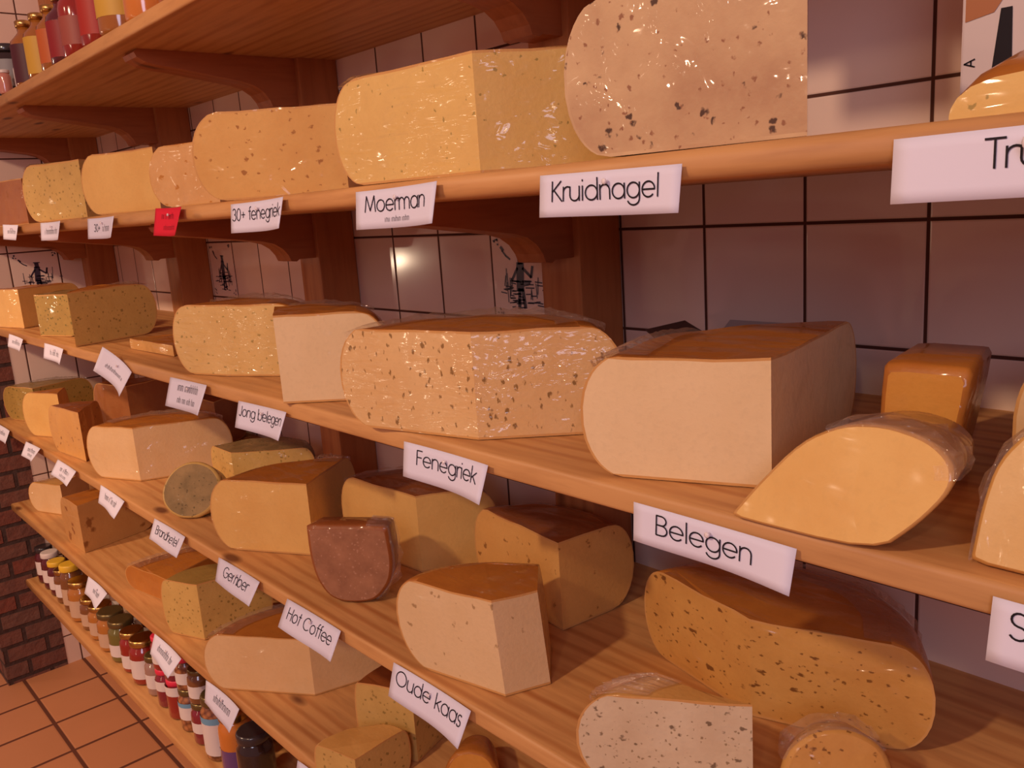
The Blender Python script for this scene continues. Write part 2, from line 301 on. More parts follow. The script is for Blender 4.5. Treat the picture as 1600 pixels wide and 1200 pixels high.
# hand-painted tiles, each a thin glazed tile on the wall face, ink in generic figures
M_DELFT = plain('glazed painted tile', (0.88, 0.71, 0.62), 0.15)
M_DBLUE = plain('dark blue glaze', (0.045, 0.035, 0.07), 0.35)
def stroke_quads(bm, pts, wd, put):
    for (a, b) in zip(pts, pts[1:]):
        ax, ay = a; bx, by = b; dx, dy = bx - ax, by - ay; L = math.hypot(dx, dy) or 1e-9
        nx, ny = -dy / L * wd / 2, dx / L * wd / 2; ex, ey = dx / L * wd * 0.2, dy / L * wd * 0.2
        bm.faces.new([bm.verts.new(put(*p)) for p in ((ax + nx - ex, ay + ny - ey), (bx + nx + ex, by + ny + ey), (bx - nx + ex, by - ny + ey), (ax - nx - ex, ay - ny - ey))])
def painted_tile(put, parent, seed, label):
    """put(u, v, d): u right and v up in 0..1 on the tile, d off the wall"""
    bm = bmesh.new(); q = 0.02
    f = [bm.verts.new(put(u, v, 0.0012)) for u, v in ((q, q), (1 - q, q), (1 - q, 1 - q), (q, 1 - q))]
    g = [bm.verts.new(put(u, v, 0.0)) for u, v in ((q, q), (1 - q, q), (1 - q, 1 - q), (q, 1 - q))]
    bm.faces.new(f)
    for i in range(4): bm.faces.new((g[i], g[(i + 1) % 4], f[(i + 1) % 4], f[i]))
    t = obj('painted_tile', bm, M_DELFT, parent); t['label'] = label
    rnd = random.Random(seed); bm = bmesh.new(); P = lambda u, v: put(u, v, 0.0019)
    for sx in (0, 1):
        for sy in (0, 1):                       # little corner ornaments
            for k in range(5):
                a = rnd.uniform(0, 1.5); r = rnd.uniform(0.03, 0.11)
                x, y = 0.05 + r * math.cos(a), 0.05 + r * math.sin(a)
                u = x if not sx else 1 - x; v = y if not sy else 1 - y
                stroke_quads(bm, [(u, v), (u + 0.02, v + rnd.uniform(-.02, .02))], 0.02, P)
    # standing figure: head, coat, legs
    cx = 0.52 + rnd.uniform(-.04, .04)
    stroke_quads(bm, [(cx, 0.74), (cx + 0.005, 0.66)], 0.085, P); stroke_quads(bm, [(cx - .06, 0.755), (cx + .07, 0.75)], 0.02, P)
    stroke_quads(bm, [(cx, 0.64), (cx - 0.02, 0.36)], 0.12, P); stroke_quads(bm, [(cx - .03, 0.36), (cx - .05, 0.14)], 0.05, P); stroke_quads(bm, [(cx + .02, 0.36), (cx + .05, 0.15)], 0.05, P)
    stroke_quads(bm, [(cx + .04, 0.60), (cx + 0.17, 0.50), (cx + .2, .62)], 0.035, P); stroke_quads(bm, [(cx - .05, 0.60), (cx - 0.15, 0.46)], 0.035, P)
    for k in range(44):                         # reeds, water lines
        u = cx + rnd.gauss(0, .16); v = rnd.uniform(0.14, 0.46); l = rnd.uniform(0.05, 0.16)
        stroke_quads(bm, [(u - l / 2, v), (u + l / 2, v + rnd.uniform(-.015, .015))], 0.014, P)
    for k in range(12):
        u = cx + rnd.choice((-1, 1)) * rnd.uniform(.12, .3); v = rnd.uniform(0.2, 0.4)
        stroke_quads(bm, [(u, v), (u + rnd.uniform(-.03, .03), v + rnd.uniform(.1, .26))], 0.012, P)
    stroke_quads(bm, [(0.2, 0.80), (0.26, 0.74), (0.33, 0.70)], 0.022, P); stroke_quads(bm, [(0.18, 0.84), (0.22, 0.80)], 0.035, P)
    obj('blue_painting', bm, M_DBLUE, t)
painted_tile(lambda u, v, d: (S * u, -d, -S + S * v), wb, 1, 'glazed tile painted with a dark blue standing figure')
painted_tile(lambda u, v, d: (-8 * S + S * u, -d, -S + S * v), wb, 5, 'glazed tile painted in dark blue between two posts')
painted_tile(lambda u, v, d: (XE + d, -0.312 + S * u, -S + S * v), wl, 9, 'glazed tile painted in dark blue on the end wall')

# ------------------------------------------------------------------ shelving unit
un = thing('shelving_unit', (0, 0, ZF), 'built-in pine shelving with six boards on curved brackets against the tiled wall', 'shelves')
un.location = (0, 0, 0)
def shelf_prof(z, r):
    pr = [(0.0, z), (YF + r, z)]
    for k in range(1, 4):                        # lower arris, then upper arris of the nose
        a = -math.pi / 2 - math.pi / 2 * k / 4; pr.append((YF + r + r * math.cos(a), z + r + r * math.sin(a)))
    pr += [(YF, z + r), (YF, z + T - r)]
    for k in range(1, 4):
        a = math.pi - math.pi / 2 * k / 4; pr.append((YF + r + r * math.cos(a), z + T - r + r * math.sin(a)))
    return pr + [(YF + r, z + T), (0.0, z + T)]
for i, z in enumerate(ZB):
    o = sweep_x('shelf_board', shelf_prof(z, 0.0095 if i == 1 else 0.0045), XE + 0.001, XR, W_X, un)
    for p in o.data.polygons: p.use_smooth = len(p.vertices) == 4 and abs(p.normal.z) < 0.97 and p.normal.y < -0.05
POSTS = [-1.987, -1.208, -0.442, 0.299, 1.045]
PW, PD = 0.082, 0.09
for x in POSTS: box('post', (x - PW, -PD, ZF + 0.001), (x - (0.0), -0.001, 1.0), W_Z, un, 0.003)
def bracket_prof(z):
    pr = [(-PD, z), (-0.395, z)]
    for y, dz in ((-0.402, 0.006), (-0.398, 0.014), (-0.383, 0.022), (-0.355, 0.027), (-0.32, 0.031), (-0.26, 0.040), (-0.205, 0.048), (-0.18, 0.055), (-0.163, 0.066), (-0.152, 0.080), (-0.147, 0.092), (-0.135, 0.094), (-0.128, 0.090)):
        pr.append((y, z - dz))
    return pr + [(-PD, z - 0.090)]
for z in ZB[:5]:
    for x in POSTS:
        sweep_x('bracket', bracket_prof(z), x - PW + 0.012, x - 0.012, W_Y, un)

# ------------------------------------------------------------------ cheeses
def levels():
    return [-1, -0.955, -0.90, -0.82, -0.72, -0.58, -0.4, -0.15, 0.15, 0.4, 0.58, 0.72, 0.82, 0.90, 0.955, 1]
def slab(name, path, h, zb, paste, rind, label, b=0.046, p=2.05, lean=(0, 0), film=None, group=None, back=(-0.35, 1.0), wob=0.0015, ctr=None, rz=None, narc=22):
    """piece of a round cheese: upright cut faces along path (L ... R), curved rind from R back to L"""
    path = [Vector(q) for q in path]; L, R = path[0], path[-1]
    base = sum(path, Vector((0, 0))) / len(path)
    loc = Vector((base.x, base.y, zb))
    c = Vector(ctr) if ctr else path[len(path) // 2]
    aL = math.atan2(L.y - c.y, L.x - c.x); aR = math.atan2(R.y - c.y, R.x - c.x)
    rL, rR = (L - c).length, (R - c).length
    d = (aL - aR) % (2 * math.pi); mid = aR + d / 2
    bk = Vector(back).normalized()
    if Vector((math.cos(mid), math.sin(mid))).dot(bk) < Vector((math.cos(aR + (d - 2 * math.pi) / 2), math.sin(aR + (d - 2 * math.pi) / 2))).dot(bk): d -= 2 * math.pi
    rnd = random.Random(name + label); ph = [rnd.uniform(0, 6.28) for _ in range(4)]
    def inset(u): return b * (1 - max(0.0, 1 - abs(u) ** p) ** (1 / p))
    eL = (L - path[1]).normalized(); eR = (R - path[-2]).normalized()
    rings = []; RB = 0.0026; tagc = None
    for u in levels():
        add = b * 0.66 - inset(u); z = (u + 1) / 2 * h
        Lk = L + eL * add; Rk = R + eR * add
        pts = []; kinds = []
        nseg = len(path) - 1
        for s in range(nseg):
            A = Lk if s == 0 else path[s]; B = Rk if s == nseg - 1 else path[s + 1]
            ts = [k / 6 for k in range(6)]; ln = (B - A).length
            if s == 0: ts = [0, RB / ln] + [x for x in ts if x > RB / ln * 1.2]
            if s == nseg - 1: ts = ts + [1 - RB / ln]
            for t in ts:
                pts.append(A.lerp(B, t)); kinds.append('c')
            if s == 0: kinds[-len(ts)] = 'r'
            if s == nseg - 1: kinds[-1] = 'r'
        na = narc
        for k in range(na):
            t = k / na; a = aR + d * t; r = (rR + (rL - rR) * (t * t * (3 - 2 * t))) + add
            r += wob * math.sin(5 * a + ph[0]) + wob * 0.7 * math.sin(11 * a + ph[1] + u)
            if k == 0: pts.append(Rk)
            else: pts.append(c + Vector((math.cos(a), math.sin(a))) * r)
            kinds.append('a')
        top = 0.0015 if u > 0.9 else 0
        ring = []
        for q in pts:
            zz = z
            if u > 0.9: zz += 0.0015 * math.sin(q.x * 60 + ph[2]) * math.sin(q.y * 50 + ph[3])
            ring.append((q.x - base.x + lean[0] * z / h, q.y - base.y + lean[1] * z / h, zz))
        rings.append(ring)
    bp, brd = bmesh.new(), bmesh.new(); cache = {}
    def V(bm, i, k):
        key = (id(bm), i, k)
        if key not in cache: cache[key] = bm.verts.new(rings[i][k])
        return cache[key]
    n = len(rings[0]); nl = len(rings)
    for i in range(nl - 1):
        for k in range(n):
            k2 = (k + 1) % n; kd = kinds[k]
            bm = bp if (kd == 'c' and 0 < i < nl - 2) else brd
            f = bm.faces.new((V(bm, i, k), V(bm, i, k2), V(bm, i + 1, k2), V(bm, i + 1, k)))
            f.smooth = kd == 'a'
            if bm is brd and kd != 'a': f.material_index = 1      # rind seen in section
    brd.faces.new([V(brd, nl - 1, k) for k in range(n)]); brd.faces.new([V(brd, 0, k) for k in range(n)][::-1])
    # outward normals: orientation of the ring decides
    area = sum(rings[5][k][0] * rings[5][(k + 1) % n][1] - rings[5][(k + 1) % n][0] * rings[5][k][1] for k in range(n))
    if area < 0:
        for bm in (bp, brd): bmesh.ops.reverse_faces(bm, faces=bm.faces[:])
    t = thing(name, loc, label, 'cheese', group)
    obj('paste', bp, paste, t); obj('rind', brd, [rind, rind if rind in (R_black, P_clove) else R_section], t)
    if film and (film := (film[0], film[1], film[2] * 0.6)):   # film bunched up along the top of the rind
        f0, f1, hh = film
        bm = bmesh.new(); prev = None; N = 34
        for j in range(N + 1):
            s = f0 + (f1 - f0) * j / N; k = s * narc; kk = int(min(k, narc - 1)); fr = k - kk
            ia = n - narc
            def at(i):
                A = Vector(rings[i][ia + kk]); B = Vector(rings[i][(ia + kk + 1) % n]); return A.lerp(B, fr)
            lo = at(nl - 4); e = at(nl - 1); cc = Vector((c.x - base.x, c.y - base.y, h)); inn = (cc - e); inn.z = 0; inn.normalize()
            out = -inn; q = rnd.random; env = 0.35 + 0.65 * math.sin(math.pi * j / N)
            row = [lo + out * 0.002, lo + out * (0.003 + 0.006 * q() * env) + Vector((0, 0, 0.006)), e + out * (0.001 + 0.007 * q() * env) + Vector((0, 0, 0.002 + hh * env * (0.35 + 0.65 * q()))),
                   e + inn * (0.006 + 0.006 * q()) + Vector((0, 0, 0.002 + hh * env * 0.6 * q())), e + inn * 0.026 + Vector((0, 0, 0.0022))]
            cur = [bm.verts.new(x) for x in row]
            if prev:
                for x in range(4): bm.faces.new((prev[x], cur[x], cur[x + 1], prev[x + 1]))
            prev = cur
        obj('cling_film', bm, M_FILM, t)
    return t
def prism(name, outline, org, uax, vax, depth, paste, rind, label, taper=0.85, dirn=None, group=None, edge=0.006, film=None):
    """block with a traced cut face: outline in (u, v) metres on the plane org + u*uax + v*vax, pushed back by depth"""
    org, uax, vax = Vector(org), Vector(uax).normalized(), Vector(vax).normalized()
    nb = Vector(dirn).normalized() if dirn else (vax.cross(uax)).normalized()
    m = len(outline); cu = sum(u for u, v in outline) / m; cv = sum(v for u, v in outline) / m
    # densify and soften the outline
    pts = [Vector(p) for p in outline]
    for _ in range(2):
        new = []
        for i in range(len(pts)):
            a, q, z = pts[i - 1], pts[i], pts[(i + 1) % len(pts)]
            ang = (q - a).angle(z - q, 0)
            k = 0.22 if ang < 1.0 else 0.07
            new += [q.lerp(a, k), q.lerp(z, k)]
        pts = new
    zmin = min((org + uax * p.x + vax * p.y).z for p in pts)
    loc = org + uax * cu; loc.z = zmin
    def ring(s, dp, down=0.0):
        out = []
        for p in pts:
            q = Vector((cu + (p.x - cu) * s, cv + (p.y - cv) * s))
            w_ = org + uax * q.x + vax * q.y + nb * dp
            w_.z = max(w_.z, zmin)
            out.append(w_ - loc)
        return out
    e = edge; ex = max(1e-3, max(p.x for p in pts) - cu)
    rs = [(1 - e / ex, 0.0), (1 - e * 0.3 / ex, e * 0.3), (1.0, e), (1 - (1 - taper) * 0.5, depth * 0.5), (taper, depth - e), (taper * (1 - e / ex), depth)]
    bp, br = bmesh.new(), bmesh.new(); R_ = [ring(*r) for r in rs]
    f = bp.faces.new([bp.verts.new(q) for q in R_[0]])
    n = len(pts); V = [[br.verts.new(q) for q in r] for r in R_]
    for a, b_ in zip(V, V[1:]):
        for k in range(n):
            try: br.faces.new((a[k], a[(k + 1) % n], b_[(k + 1) % n], b_[k])).smooth = True
            except ValueError: pass
    br.faces.new(V[-1][::-1])
    bmesh.ops.recalc_face_normals(br, faces=br.faces[:]); f.normal_update()
    if f.normal.dot(nb) > 0: bmesh.ops.reverse_faces(bp, faces=[f])
    t = thing(name, loc, label, 'cheese', group); obj('paste', bp, paste, t); obj('rind', br, rind, t)
    if film:                                     # loose film flapping round part of the cut edge
        i0, i1, ww = film; bm = bmesh.new(); prev = None; rnd = random.Random(label)
        N = int((i1 - i0) * n)
        for j in range(N + 1):
            k = int(i0 * n + j) % n; a = R_[2][k]; o = (a - (org + uax * cu + vax * cv - loc)); o -= nb * o.dot(nb); o.normalize()
            q = rnd.random; env = 0.3 + 0.7 * math.sin(math.pi * j / max(1, N))
            cur = [bm.verts.new((x.x, x.y, max(x.z, 0.0006))) for x in (a - nb * 0.004 - o * 0.012, a - nb * 0.003 + o * 0.002, a + o * (0.003 + ww * env * q()) + nb * 0.012 * q(), a + o * (0.002 + ww * 0.6 * env * q()) + nb * (0.02 + 0.015 * q()), R_[3][k] + o * 0.002)]
            if prev:
                for x in range(4): bm.faces.new((prev[x], cur[x], cur[x + 1], prev[x + 1]))
            prev = cur
        obj('cling_film', bm, M_FILM, t)
    return t

G1, G2, G3, G4 = ('cut cheeses on the upper cheese shelf', 'cut cheeses on the second cheese shelf', 'cut cheeses on the third cheese shelf', 'cut cheeses on the lowest cheese shelf')
CW = 'cheese_wedge'
# shelf with the cloves cheese
slab(CW, [(-1.62, -0.415), (-1.42, -0.385), (-1.52, -0.20)], 0.12, ZT[1], P_brown, R_brown, 'dark brown cheese at the far left end of the upper cheese shelf', group=G1)
slab(CW, [(-1.165, -0.43), (-0.985, -0.365), (-1.09, -0.19)], 0.131, ZT[1], P_herblight, R_herb, 'greenish wrapped cheese left of the plain bright yellow one', group=G1, film=(0.5, 1, 0.006))
slab(CW, [(-0.70, -0.432), (-0.525, -0.368), (-0.685, -0.262)], 0.116, ZT[1], P_yel, R_brown, 'plain bright yellow cheese standing above the red card', group=G1)
slab(CW, [(-0.335, -0.430), (-0.218, -0.386), (-0.292, -0.215)], 0.100, ZT[1], P_spot, R_or, 'low pale cheese with orange flecks right of the plain yellow one', group=G1)
slab(CW, [(-0.105, -0.440), (0.045, -0.305), (-0.06, -0.15)], 0.126, ZT[1], P_30, R_or, 'tall orange speckled cheese above the 30+ fenegriek card', group=G1, film=(0.2, 0.9, 0.008))
slab(CW, [(0.265, -0.432), (0.468, -0.410), (0.575, -0.255)], 0.119, ZT[1], P_moer, R_pale, 'yellow wedge in shiny film above the Moerman card', group=G1, film=(0.3, 1, 0.008))
slab(CW, [(0.650, -0.435), (0.836, -0.418), (0.715, -0.265)], 0.128, ZT[1], P_clove, P_clove, 'large clove studded cheese above the Kruidnagel card', group=G1, b=0.046, back=(-1, 0.5))
# second shelf
slab(CW, [(-1.78, -0.44), (-1.61, -0.40), (-1.70, -0.23)], 0.112, ZT[2], P_yel, R_or, 'orange cheese at the far left end of the second cheese shelf', group=G2)
slab(CW, [(-1.43, -0.31), (-1.335, -0.425), (-1.21, -0.378)], 0.108, ZT[2], P_herb, R_herb, 'dull green cheese partly behind a tall pale green wedge, second shelf', group=G2)
slab(CW, [(-1.16, -0.335), (-0.985, -0.437), (-1.035, -0.25)], 0.126, ZT[2], P_herblight, R_or, 'wide yellow-green wedge with a square left edge, second shelf', group=G2, film=(0.0, 0.6, 0.01))
slab(CW, [(-0.80, -0.375), (-0.58, -0.365), (-0.70, -0.24)], 0.022, ZT[2], R_pale, R_or, 'thin flat orange offcut lying left of the pale herb cheese', group=G2, b=0.006)
slab(CW, [(-0.340, -0.430), (-0.25, -0.402), (-0.135, -0.338)], 0.122, ZT[2], P_greenspk, R_or, 'pale cheese with green flecks in glittering film, second shelf', group=G2, film=(0.0, 0.8, 0.013))
slab(CW, [(-0.075, -0.385), (0.050, -0.452), (0.145, -0.362)], 0.126, ZT[2], P_plain, R_or, 'plain pale wedge above the Jong belegen card', group=G2, film=(0.3, 0.9, 0.008))
slab(CW, [(0.268, -0.458), (0.437, -0.415), (0.532, -0.318)], 0.122, ZT[2], P_feneg, R_or, 'seed speckled cheese with streaky film above the Fenegriek card', group=G2, film=(0.05, 1, 0.014))
slab(CW, [(0.640, -0.425), (0.777, -0.370), (0.735, -0.150)], 0.114, ZT[2], P_plain, R_or, 'big pale wedge left above the Belegen card', group=G2, film=(0.45, 1, 0.01), b=0.040)
ta = math.tan(math.radians(24))
prism(CW, [(-.004, 0.0), (0.014, 0.030), (0.042, 0.069), (0.072, 0.087), (0.104, 0.091), (0.136, 0.085), (0.154, 0.072), (0.157, 0.054), (0.140, 0.027), (0.115, 0.0)], (0.789, -0.447, ZT[2]), (1, 0, 0), (0, math.sin(math.radians(24)), math.cos(math.radians(24))), 0.085, P_yel, R_straw, 'yellow wedge leaning back, right end of the Belegen card', taper=0.8, dirn=(-0.05, 1, 0), group=G2, film=(0.30, 0.72, 0.005), edge=0.003)
prism(CW, [(0, 0), (0.060, 0), (0.078, 0.104), (0.004, 0.104)], (0.830, -0.29, ZT[2]), (1, 0.02, 0), (0, 0.0, 1), 0.12, P_deep, R_or, 'deep yellow block with brown top standing behind the leaning wedge', group=G2, taper=0.95, dirn=(-0.2, 1, 0))
slab(CW, [(0.945, -0.262), (1.08, -0.27), (1.02, -0.13)], 0.108, ZT[2], P_pale, R_pale, 'pale rounded cheese behind the foil bright one at the right edge', group=G2, b=0.026)
prism(CW, [(0.0, 0.0), (0.004, 0.040), (0.011, 0.072), (0.030, 0.098), (0.075, 0.115), (0.16, 0.115), (0.17, 0.0)], (0.957, -0.425, ZT[2]), (1, 0.02, 0), (0, 0.12, 1), 0.10, P_foil, R_pale, 'cheese in dazzling gathered film at the right edge', group=G2, film=(0.1, 0.5, 0.006))
# third shelf
slab(CW, [(-2.00, -0.40), (-1.86, -0.355), (-1.91, -0.19)], 0.112, ZT[3], P_herb, R_herb, 'greenish wrapped cheese at the far left end of the third shelf', group=G3, film=(0.0, 0.7, 0.012))
slab(CW, [(-1.665, -0.415), (-1.545, -0.362), (-1.645, -0.315)], 0.133, ZT[3], P_yel, R_or, 'small orange-yellow wedge beside the dark smoked cheese, third shelf', group=G3)
slab(CW, [(-1.61, -0.235), (-1.45, -0.20), (-1.50, -0.06)], 0.134, ZT[3], P_brown, R_brown, 'dark reddish brown smoked cheese standing at the back of the third shelf', group=G3)
slab(CW, [(-1.395, -0.420), (-1.205, -0.402), (-1.345, -0.315)], 0.131, ZT[3], P_yeleyes, R_brown, 'tan cheese with dark spots left of the long wedge, third shelf', group=G3, back=(-1, .4))
slab(CW, [(-1.015, -0.425), (-0.893, -0.372), (-0.82, -0.20)], 0.130, ZT[3], P_pale, R_or, 'long pale orange wedge with loose film at its right end, third shelf', group=G3, film=(0.0, 0.9, 0.014))
slab(CW, [(-1.16, -0.13), (-1.02, -0.12), (-1.06, -0.035)], 0.125, ZT[3], P_brown, R_brown, 'small dark wrapped cheese at the back behind the long pale wedge', group=G3, film=(0, 1, 0.012))
el = [(0.067 * math.cos(a) * (1 + 0.05 * math.sin(2 * a)), 0.060 + 0.060 * math.sin(a)) for a in [2 * math.pi * k / 14 for k in range(14)]]
prism('herb_cheese', el, (-0.530, -0.405, ZT[3]), (0.80, 0.60, 0), (-0.25, 0.33, 0.9), 0.05, P_mould, P_herblight, 'round grey-green mouldy cheese leaning by the big yellow wedge', taper=0.9, group=G3)
slab(CW, [(-0.755, -0.245), (-0.655, -0.245), (-0.540, -0.120)], 0.080, ZT[3], P_herblight, P_mould, 'long low green herb slab behind the mouldy round', group=G3, b=0.025, p=2.2)
slab(CW, [(-0.305, -0.418), (-0.149, -0.331), (-0.238, -0.195)], 0.133, ZT[3], P_yel, R_or, 'big bright yellow wedge left of the brown coffee cheese', group=G3, film=(0.0, 0.25, 0.012))
slab(CW, [(-0.125, -0.262), (0.060, -0.250), (0.112, -0.160)], 0.132, ZT[3], P_yel, R_brown, 'yellow cheese with rounded ends behind the brown coffee cheese', group=G3, film=(0.1, 1, 0.01))
prism('coffee_cheese', [(-0.062, 0.128), (0.066, 0.125), (0.071, 0.07), (0.064, 0.035), (0.040, 0.006), (0.015, 0.0), (-0.018, 0.001), (-0.040, 0.012), (-0.056, 0.042), (-0.062, 0.08)], (0.068, -0.388, ZT[3]), (0.77, 0.64, 0), (0, 0, 1), 0.055, P_coffee, R_brown, 'brown coffee cheese standing on its rounded edge behind the Hot Coffee card', taper=0.93, group=G3, film=(0.1, 0.45, 0.012))
slab(CW, [(0.185, -0.215), (0.373, -0.240), (0.386, -0.135)], 0.129, ZT[3], P_yeleyes, R_brown, 'holed cheese with dark brown top behind the Oude kaas wedge', group=G3)
slab(CW, [(0.302, -0.430), (0.434, -0.402), (0.455, -0.346), (0.395, -0.286)], 0.122, ZT[3], P_eyes, R_or, 'pale holed wedge with orange top above the Oude kaas card', group=G3, lean=(-0.010, -0.003), ctr=(0.46, -0.36), back=(-1, 0.3))
slab(CW, [(0.512, -0.205), (0.671, -0.243), (0.822, -0.195)], 0.118, ZT[3], P_cumin, R_or, 'long cumin speckled half wheel lying in the shade under the Belegen card', group=G3, b=0.042, p=2.1, film=(0.0, 0.8, 0.008))
slab(CW, [(0.632, -0.440), (0.750, -0.362), (0.640, -0.385)], 0.103, ZT[3], P_wcumin, R_pale, 'white seed speckled cheese in front of the cumin half wheel', group=G3, back=(-1, .3), film=(0, 1, 0.012))
prism(CW, [(0, 0), (0.008, 0.045), (0.035, 0.068), (0.070, 0.072), (0.100, 0.056), (0.112, 0.02), (0.112, 0)], (0.765, -0.345, ZT[3]), (0.78, 0.62, 0), (-0.1, 0.12, 1), 0.05, P_cumin, P_cumin, 'small orange wrapped piece in front of the right end of the cumin half wheel', group=G3, taper=0.7, film=(0.2, 0.7, 0.003))
# lowest cheese shelf
slab(CW, [(-1.885, -0.40), (-1.76, -0.35), (-1.85, -0.26)], 0.100, ZT[4], P_pale, R_pale, 'pale wrapped cheese by the brick pillar on the lowest cheese shelf', group=G4, film=(0, 1, 0.01))
slab(CW, [(-1.49, -0.412), (-1.355, -0.408), (-1.400, -0.215)], 0.140, ZT[4], P_oldeyes, R_or, 'tan wedge with large dark holes, lowest cheese shelf', group=G4)
slab(CW, [(-0.99, -0.400), (-0.83, -0.370), (-0.90, -0.17)], 0.062, ZT[4], R_or, R_or, 'low orange piece beside the green-yellow cheese, lowest cheese shelf', group=G4, film=(0, 1, 0.008))
slab('wax_cheese', [(-0.74, -0.16), (-0.62, -0.16), (-0.66, -0.06)], 0.12, ZT[4], R_black, R_black, 'black waxed cheese at the back behind the green-yellow one', group=G4, film=(0, 1, 0.01))
slab(CW, [(-0.675, -0.425), (-0.584, -0.389), (-0.565, -0.25)], 0.128, ZT[4], P_herblight, R_herb, 'green-yellow wrapped cheese under the Gember card', group=G4, b=0.026, p=2.2)
slab(CW, [(-0.365, -0.448), (-0.204, -0.337), (-0.172, -0.215)], 0.114, ZT[4], P_pale, R_or, 'pale wedge with orange top under the Hot Coffee card', group=G4, film=(0.3, 1, 0.006))
slab(CW, [(0.005, -0.365), (0.102, -0.322), (0.065, -0.21)], 0.125, ZT[4], P_herblight, R_brown, 'upright yellow-green block left under the Oude kaas card', group=G4, b=0.01)
slab(CW, [(0.035, -0.462), (0.112, -0.440), (0.108, -0.345)], 0.073, ZT[4], P_herblight, R_pale, 'low yellow-green piece in front of the upright block, bottom of the view', group=G4, b=0.012)
prism(CW, [(0, 0), (0.004, 0.035), (0.020, 0.06), (0.048, 0.068), (0.075, 0.06), (0.09, 0.03), (0.09, 0)], (0.185, -0.335, ZT[4]), (0.77, 0.64, 0), (0, 0, 1), 0.06, P_deep, R_or, 'small rounded yellow cheese at the bottom edge under the Oude kaas card', group=G4, taper=0.7)

